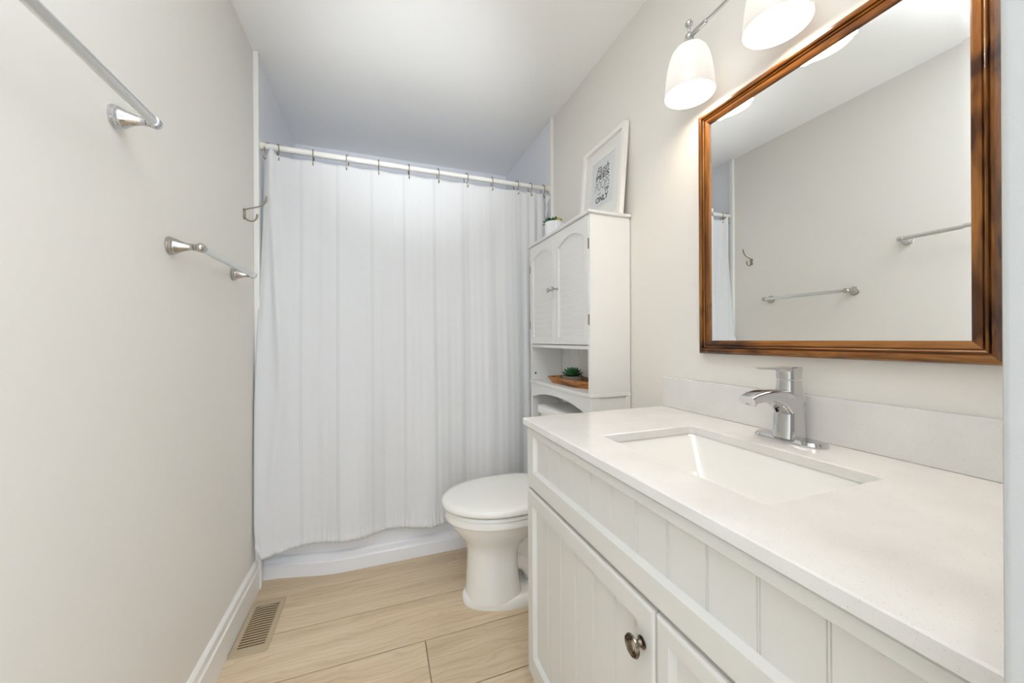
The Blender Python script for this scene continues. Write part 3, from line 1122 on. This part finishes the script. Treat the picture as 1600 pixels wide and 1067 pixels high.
def recessed_front(b, ya, yb, za, zb, fl, fr, ft, fb, L, grooves):
    """frame-and-panel front with beadboard grooves; stiles/rails plus a recessed board panel"""
    x0, x1 = XV - L.x, XV + 0.018 - L.x
    ya, yb = ya - L.y, yb - L.y
    bev = 0.003

    def q(a0, a1, c0, c1):
        b.box(x0, x1, a0, a1, c0, c1, 0.0)
    iy0, iy1, iz0, iz1 = ya + fr, yb - fl, za + fb, zb - ft
    # outer rounded edge and inner chamfer, as four mitred rails
    def rail(p_out, p_in):
        pass
    o = [(ya, za), (yb, za), (yb, zb), (ya, zb)]
    i_ = [(iy0, iz0), (iy1, iz0), (iy1, iz1), (iy0, iz1)]

    def inset(pts, d, cen):
        return [(y + (d if y < cen[0] else -d), z + (d if z < cen[1] else -d)) for y, z in pts]
    cen = ((ya + yb) / 2, (za + zb) / 2)
    ring_specs = [(x1, o, 0.0), (x0 + 0.0062, o, 0.0), (x0 + 0.0028, o, 0.0012), (x0 + 0.0008, o, 0.0034), (x0, o, 0.0066), (x0, i_, -0.0075), (x0 + 0.0008, i_, -0.0066), (x0 + 0.0105, i_, -0.0008), (x0 + 0.0115, i_, 0.0)]
    rings = []
    for x, pts, d in ring_specs:
        rings.append([(x, y, z) for y, z in inset(pts, d, cen)])
    b.loft(rings, cap0=True, cap1=False)
    # panel strips with V-grooves between them
    ys = [iy0 - 0.001] + [g - L.y for g in sorted(grooves) if iy0 + 0.008 < g - L.y < iy1 - 0.008] + [iy1 + 0.001]
    px = x0 + 0.0115
    for a, c in zip(ys, ys[1:]):
        g0 = 0.0028 if a != ys[0] else 0.0
        g1 = 0.0028 if c != ys[-1] else 0.0
        b.faces([(px, a + g0, iz0 - 0.001), (px, c - g1, iz0 - 0.001), (px, c - g1, iz1 + 0.001), (px, a + g0, iz1 + 0.001)], [(0, 1, 2, 3)])
        if g1:   # bead: two little grooves and a round between
            prof = [(c - 0.0028, 0.0), (c - 0.0018, 0.0022), (c - 0.0008, 0.0), (c + 0.0008, 0.0), (c + 0.0018, 0.0022), (c + 0.0028, 0.0)]
            for (ua, da), (ub, db) in zip(prof, prof[1:]):
                b.faces([(px + da, ua, iz0 - 0.001), (px + db, ub, iz0 - 0.001), (px + db, ub, iz1 + 0.001), (px + da, ua, iz1 + 0.001)], [(0, 1, 2, 3)])
    bmesh.ops.remove_doubles(b.bm, verts=b.bm.verts, dist=1e-6)


def knob(b_parent, y, z, L):
    b = MB()
    prof = [(0.0105, 0), (0.0105, 0.002), (0.0075, 0.004), (0.0055, 0.008), (0.0055, 0.013), (0.009, 0.016), (0.0175, 0.0185), (0.0185, 0.0205), (0.0175, 0.0232), (0.0155, 0.0240), (0.0142, 0.0215), (0.0128, 0.0240), (0.0112, 0.0244), (0.0098, 0.0220), (0.0084, 0.0248), (0.004, 0.0260)]
    b.lathe(prof, (XV - L.x, y - L.y, z), (-1, 0, 0), 36)
    return b.build('knob', PEWTER, b_parent, ang=25)


def vanity():
    t = thing('vanity_cabinet', 'white beadboard vanity cabinet with a door and drawers under the sink', 'vanity', ((XV + W) / 2, (Y0V + Y1V) / 2, 0))
    L = Vector(t.location)
    b = MB()
    x0 = XV + 0.019
    th = 0.016
    xb = W - 0.003

    def bx(xa, xc, ya, yc, za, zc, bev=0.001):
        b.box(xa - L.x, xc - L.x, ya - L.y, yc - L.y, za, zc, bev, 1)
    bx(x0, xb, Y1V - th, Y1V, 0.0, 0.863)
    bx(x0, xb, Y0V, Y0V + th, 0.0, 0.863)
    bx(x0, xb, Y0V + th, Y1V - th, 0.10, 0.116)
    bx(xb - 0.006, xb, Y0V + th, Y1V - th, 0.10, 0.863)
    # face frame
    bx(x0 + 0.0005, x0 + 0.018, Y0V + th, Y1V - th, 0.845, 0.863)
    bx(x0 + 0.0005, x0 + 0.018, Y0V + th, Y1V - th, 0.655, 0.690)
    bx(x0 + 0.0005, x0 + 0.018, 0.472, 0.505, 0.10, 0.66)
    bx(x0 + 0.0005, x0 + 0.018, Y0V + th, Y1V - th, 0.08, 0.125)
    bx(x0 + 0.05, x0 + 0.06, Y0V + th, Y1V - th, 0.0, 0.10)
    b.build('body', VANW, t)
    # long false drawer front under the worktop
    gs = [0.094 + 0.0752 * k for k in range(14)]
    b = MB()
    recessed_front(b, Y0V, Y1V - 0.002, 0.683, 0.862, 0.052, 0.040, 0.028, 0.056, L, gs)
    b.build('false_drawer_front', VANW, t, ang=4)
    gd = [0.536 + 0.0765 * k for k in range(0, 7)]
    b = MB()
    recessed_front(b, 0.4895, Y1V - 0.002, 0.118, 0.6745, 0.046, 0.050, 0.050, 0.068, L, gd)
    d = b.build('door', VANW, t, ang=4)
    knob(d, 0.519, 0.602, L)
    for za, zb in ((0.402, 0.6745), (0.118, 0.396)):
        b = MB()
        recessed_front(b, Y0V, 0.4865, za, zb, 0.036, 0.036, 0.040, 0.040, L, [0.17, 0.245, 0.32, 0.395])
        dr = b.build('drawer', VANW, t, ang=4)
        knob(dr, 0.29, (za + zb) / 2, L)


vanity()

SX0, SX1, SY0, SY1 = 1.052, 1.343, 0.371, 0.784      # basin cut-out


def worktop():
    b = MB()
    x0, x1, y0, y1 = W - 0.5649, W - 0.0005, YF + 0.001, 1.053
    n = 6
    hole = rrect(SX0, SX1, SY0, SY1, 0.012, n)
    corners = [(x1, y1), (x0, y1), (x0, y0), (x1, y0)]
    z1, z0 = ZC, ZC - 0.0205
    ch = 0.0022

    def rect_pts(d):
        """outer outline resampled so that it pairs with the hole's points"""
        out = []
        for q, (cx, cy) in enumerate(corners):
            cx2 = cx - d if cx == x1 else cx + d
            cy2 = cy - d if cy == y1 else cy + d
            out += [(cx2, cy2)] * (n + 1)
        return out
    R = lambda pts, z: [(x, y, z) for x, y in pts]
    hin = rrect(SX0 - ch, SX1 + ch, SY0 - ch, SY1 + ch, 0.012 + ch, n)
    rings = [R(hole, z0), R(hole, z1 - ch), R(hin, z1), R(rect_pts(ch), z1), R(rect_pts(0), z1 - ch), R(rect_pts(0), z0 + 0.001), R(rect_pts(0.001), z0), R(hole, z0)]
    b.loft(rings, False, False)
    bmesh.ops.remove_doubles(b.bm, verts=b.bm.verts, dist=1e-6)
    bmesh.ops.dissolve_degenerate(b.bm, dist=1e-6, edges=b.bm.edges)
    tag(b.build('worktop', QUARTZ, None, ang=25), 'white speckled quartz worktop with a rectangular sink cut-out on the vanity', 'worktop')
    b = MB(); b.box(W - 0.0205, W - 0.0008, YF + 0.001, 1.053, ZC + 0.0003, 0.990, 0.0015, 2)
    tag(b.build('backsplash', QUARTZ, None, ang=25), 'low white quartz backsplash strip along the wall behind the faucet', 'backsplash')
    # undermount basin
    b = MB()
    zr = z0 - 0.0008
    o1 = rrect(SX0 - 0.022, SX1 + 0.022, SY0 - 0.022, SY1 + 0.022, 0.04, n)
    i0 = rrect(SX0 - 0.004, SX1 + 0.004, SY0 - 0.004, SY1 + 0.004, 0.022, n)
    i1 = rrect(SX0 - 0.001, SX1 + 0.001, SY0 - 0.001, SY1 + 0.001, 0.026, n)
    i2 = rrect(SX0 + 0.012, SX1 - 0.012, SY0 + 0.030, SY1 - 0.030, 0.040, n)
    i3 = rrect(SX0 + 0.030, SX1 - 0.030, SY0 + 0.065, SY1 - 0.065, 0.045, n)
    i4 = rrect(SX0 + 0.060, SX1 - 0.060, SY0 + 0.105, SY1 - 0.105, 0.04, n)
    i5 = rrect(1.185, 1.211, 0.565, 0.591, 0.012, n)
    g = lambda p, z: [(x, y, z) for x, y in p]
    b.loft([g(rrect(SX0 + 0.0, SX1 - 0.0, SY0 + 0.02, SY1 - 0.02, 0.05, n), zr - 0.145), g(rrect(SX0 - 0.012, SX1 + 0.012, SY0 - 0.012, SY1 + 0.012, 0.04, n), zr - 0.02), g(o1, zr - 0.012), g(o1, zr), g(i0, zr), g(i1, zr - 0.006), g(i2, zr - 0.075), g(i3, zr - 0.112), g(i4, zr - 0.124), g(i5, zr - 0.130)])
    s = b.build('sink_basin', CERAMIC, None, ang=50)
    tag(s, 'white rectangular undermount sink basin below the worktop opening', 'sink')
    b = MB()
    b.lathe([(0.022, 0), (0.022, 0.002), (0.018, 0.0035), (0.006, 0.003)], (1.198, 0.578, zr - 0.1305), (0, 0, 1), 28)
    b.build('drain', CHROME, s)


worktop()


def faucet():
    c = (1.438, 0.588, ZC)
    t = thing('faucet', 'chrome single-lever basin faucet on the worktop behind the sink', 'faucet', c)
    b = MB()
    hl, hw = 0.078, 0.0265

    def stad(a, w, z):
        p = [(x, y + (a - w), z) for x, y in arc(0, 0, w, 0, 180, 16)] + [(x, y - (a - w), z) for x, y in arc(0, 0, w, 180, 360, 16)]
        return p
    b.loft([stad(hl, hw, 0.0003), stad(hl, hw, 0.0035), stad(hl - 0.006, hw - 0.005, 0.0095), stad(hl - 0.012, hw - 0.011, 0.0105)])
    b.build('escutcheon', CHROME, t, ang=30)
    b = MB()

    def rsq(cx, hx, hy, z, e=0.62, n=40):
        return [(cx + math.copysign(abs(cos(2 * pi * k / n)) ** e, cos(2 * pi * k / n)) * hx, math.copysign(abs(sin(2 * pi * k / n)) ** e, sin(2 * pi * k / n)) * hy, z) for k in range(n)]
    b.loft([rsq(-0.002, 0.031, 0.0275, 0.009), rsq(-0.001, 0.0295, 0.0265, 0.03), rsq(0.0, 0.027, 0.0245, 0.075), rsq(0.0, 0.0245, 0.0228, 0.115), rsq(0.0, 0.0225, 0.0215, 0.135), rsq(0, 0.0222, 0.0212, 0.1425)])
    # spout: rounded-rectangular section sweeping forward
    path = [((0.008, 0.072), 0.030, 0.0245), ((-0.010, 0.086), 0.028, 0.0238), ((-0.030, 0.0985), 0.0225, 0.0228), ((-0.052, 0.1065), 0.0175, 0.0218), ((-0.076, 0.1105), 0.0145, 0.0208), ((-0.100, 0.1105), 0.0128, 0.0198), ((-0.122, 0.107), 0.0118, 0.0188), ((-0.138, 0.1015), 0.0112, 0.0182)]
    rings = []
    for i, ((x, z), hh, hy) in enumerate(path):
        xa, za = path[max(i - 1, 0)][0]; xc, zc = path[min(i + 1, len(path) - 1)][0]
        d = Vector((xc - xa, 0, zc - za)).normalized(); nn = Vector((-d.z, 0, d.x))
        e = 0.55; n = 28
        rings.append([Vector((x, 0, z)) + nn * (math.copysign(abs(cos(2 * pi * k / n)) ** e, cos(2 * pi * k / n)) * hh) + Vector((0, math.copysign(abs(sin(2 * pi * k / n)) ** e, sin(2 * pi * k / n)) * hy, 0)) for k in range(n)])
    b.loft(rings)
    b.build('spout', CHROME, t, ang=40)
    b = MB(); b.lathe([(0.0105, 0), (0.0105, 0.006), (0.008, 0.0065)], (-0.126, 0, 0.0965), (-0.25, 0, -1), 24)
    b.build('aerator', NICKEL, t)
    b = MB()
    b.loft([rsq(0.0, 0.0222, 0.0212, 0.1445), rsq(0, 0.0225, 0.0215, 0.1455), rsq(0.0, 0.0228, 0.0218, 0.165), rsq(-0.001, 0.024, 0.0212, 0.1715), rsq(-0.001, 0.0235, 0.0205, 0.1735)])
    lv = [[(0.018, -0.019, 0.166), (0.018, 0.019, 0.166), (0.018, 0.0175, 0.1738), (0.018, -0.0175, 0.1738)],
          [(-0.020, -0.019, 0.1635), (-0.020, 0.019, 0.1635), (-0.020, 0.0185, 0.1735), (-0.020, -0.0185, 0.1735)],
          [(-0.045, -0.0175, 0.1685), (-0.045, 0.0175, 0.1685), (-0.045, 0.0175, 0.1735), (-0.045, -0.0175, 0.1735)],
          [(-0.115, -0.0155, 0.1725), (-0.115, 0.0155, 0.1725), (-0.115, 0.0155, 0.1755), (-0.115, -0.0155, 0.1755)],
          [(-0.129, -0.0140, 0.1742), (-0.129, 0.0140, 0.1742), (-0.130, 0.0140, 0.1762), (-0.130, -0.0140, 0.1762)]]
    b.loft(lv)
    b.build('lever', CHROME, t, ang=35)


faucet()


# ------------------------------------------------------------------ mirror
def mirror():
    yo0, yo1, zo0, zo1 = 0.279, 0.889, 1.080, 1.829
    t = thing('vanity_mirror', 'wall mirror in a glossy brown walnut frame above the vanity', 'mirror', (W, (yo0 + yo1) / 2, (zo0 + zo1) / 2))
    L = Vector(t.location)
    fw = 0.041
    # profile across the member: (distance from outer edge, height off the wall)
    prof = [(0.0, 0.0), (0.0, 0.018), (0.0015, 0.024), (0.006, 0.0295), (0.012, 0.031), (0.0165, 0.0295), (0.0178, 0.0225), (0.0195, 0.0222), (0.0207, 0.0275), (0.0225, 0.0285), (0.0243, 0.0270), (0.0250, 0.0225), (0.0264, 0.0222), (0.0275, 0.0265), (0.034, 0.0255), (0.039, 0.0235), (fw, 0.0225), (fw, 0.0)]

    def corner(k, d):
        y = yo0 + d if k in (0, 3) else yo1 - d
        z = zo0 + d if k in (0, 1) else zo1 - d
        return y, z
    for k0, k1, m in ((0, 1, WALNUT_Y), (1, 2, WALNUT_Z), (2, 3, WALNUT_Y), (3, 0, WALNUT_Z)):
        b = MB()
        rings = []
        for k in (k0, k1):
            rings.append([(-h - 0.0004, corner(k, d)[0] - L.y, corner(k, d)[1] - L.z) for d, h in prof])
        b.loft(rings)
        b.build('frame_rail', m, t, ang=25)
    b = MB()
    iy0, iy1, iz0, iz1 = yo0 + fw - 0.004 - L.y, yo1 - fw + 0.004 - L.y, zo0 + fw - 0.004 - L.z, zo1 - fw + 0.004 - L.z
    bw = 0.014
    xo, xi, xk = -0.0195, -0.0198, -0.012
    o = [(iy0, iz0), (iy1, iz0), (iy1, iz1), (iy0, iz1)]
    i_ = [(iy0 + bw, iz0 + bw), (iy1 - bw, iz0 + bw), (iy1 - bw, iz1 - bw), (iy0 + bw, iz1 - bw)]
    b.loft([[(xk, y, z) for y, z in o], [(xo, y, z) for y, z in o], [(xi, y, z) for y, z in i_]])
    g = b.build('mirror_glass', MIRROR, t)
    for p in g.data.polygons:
        p.use_smooth = False


mirror()


# ------------------------------------------------------------------ vanity light
def vanity_light():
    XL, ZH = 1.413, 2.042
    ys = (0.853, 0.595, 0.337)
    t = thing('vanity_light', 'chrome bar wall light with opal glass shades above the mirror', 'wall light', (W, 0.595, ZH))
    L = Vector(t.location)
    b = MB()
    b.lathe([(0.058, 0.0005), (0.058, 0.006), (0.050, 0.014), (0.020, 0.018)], (0, 0, 0), (-1, 0, 0), 40)
    b.build('wall_plate', CHROME, t)
    b = MB()
    b.tube([(-0.012, 0, 0), (-0.06, 0, 0), (XL - L.x, 0, -0.004)], 0.008, 16)
    b.build('arm', CHROME, t)
    b = MB()
    b.tube([(XL - L.x, ys[2] - L.y, -0.004), (XL - L.x, ys[0] - L.y, -0.004)], 0.0048, 16)
    for y, s in ((ys[0], -1), (ys[2], 1)):
        b.tube([(XL - L.x, y - L.y, -0.004), (XL - L.x, y - L.y + s * 0.062, -0.004)], 0.0072, 16)
    b.build('cross_bar', CHROME, t)
    for y in ys:
        b = MB()
        o = (XL - L.x, y - L.y, 0)
        b.ball((o[0], o[1], -0.003), 0.0125, 24)
        b.lathe([(0.005, 0.008), (0.0036, 0.014), (0.005, 0.017), (0.0036, 0.020), (0.0036, 0.024), (0.006, 0.027)], o, (0, 0, 1), 20)
        b.ball((o[0], o[1], 0.037), 0.0115, 24, sc=(1, 1, 0.95))
        b.lathe([(0.012, -0.009), (0.016, -0.016), (0.022, -0.026), (0.024, -0.034), (0.020, -0.037)], o, (0, 0, 1), 28)
        b.build('socket_finial', CHROME, t)
        b = MB()
        # bell shade: outside then inside
        top = -0.033
        outp = [(0.018, top), (0.030, top - 0.002), (0.040, top - 0.008), (0.049, top - 0.020), (0.056, top - 0.040), (0.0615, top - 0.065), (0.0655, top - 0.095), (0.0685, top - 0.125), (0.0700, top - 0.143)]
        inn = [(0.0690, top - 0.1455), (0.0672, top - 0.144), (0.0655, top - 0.125), (0.0625, top - 0.095), (0.0585, top - 0.065), (0.053, top - 0.040), (0.046, top - 0.022), (0.037, top - 0.011), (0.018, top - 0.006)]
        prof = outp + inn
        n = 48
        rings = [[Vector((o[0] + r * cos(2 * pi * k / n), o[1] + r * sin(2 * pi * k / n), z)) for k in range(n)] for r, z in prof]
        vr = [[b.bm.verts.new(p) for p in r] for r in rings]
        for q, (a, c) in enumerate(zip(vr, vr[1:])):
            for k in range(n):
                f = b.bm.faces.new((a[k], a[(k + 1) % n], c[(k + 1) % n], c[k]))
                f.material_index = 0 if q < len(outp) else 1
        f = b.bm.faces.new(list(reversed(vr[0])))
        sh = b.build('shade', [SHADE_O, SHADE_I], t, ang=60)
        b = MB(); b.ball((o[0], o[1], -0.095), 0.026, 20, sc=(1, 1, 1.15)); b.lathe([(0.012, -0.05), (0.014, -0.07), (0.02, -0.082)], o, (0, 0, 1), 20)
        b.build('bulb', BULBM, sh)
        ld = bpy.data.lights.new('bulb_glow', 'POINT')
        ld.energy = BULB_W
        ld.color = LAMP_COL
        ld.shadow_soft_size = 0.04
        lo = bpy.data.objects.new('bulb_glow', ld)
        COL.objects.link(lo)
        lo.parent = t
        lo.location = (XL - L.x, y - L.y, -0.138)


vanity_light()
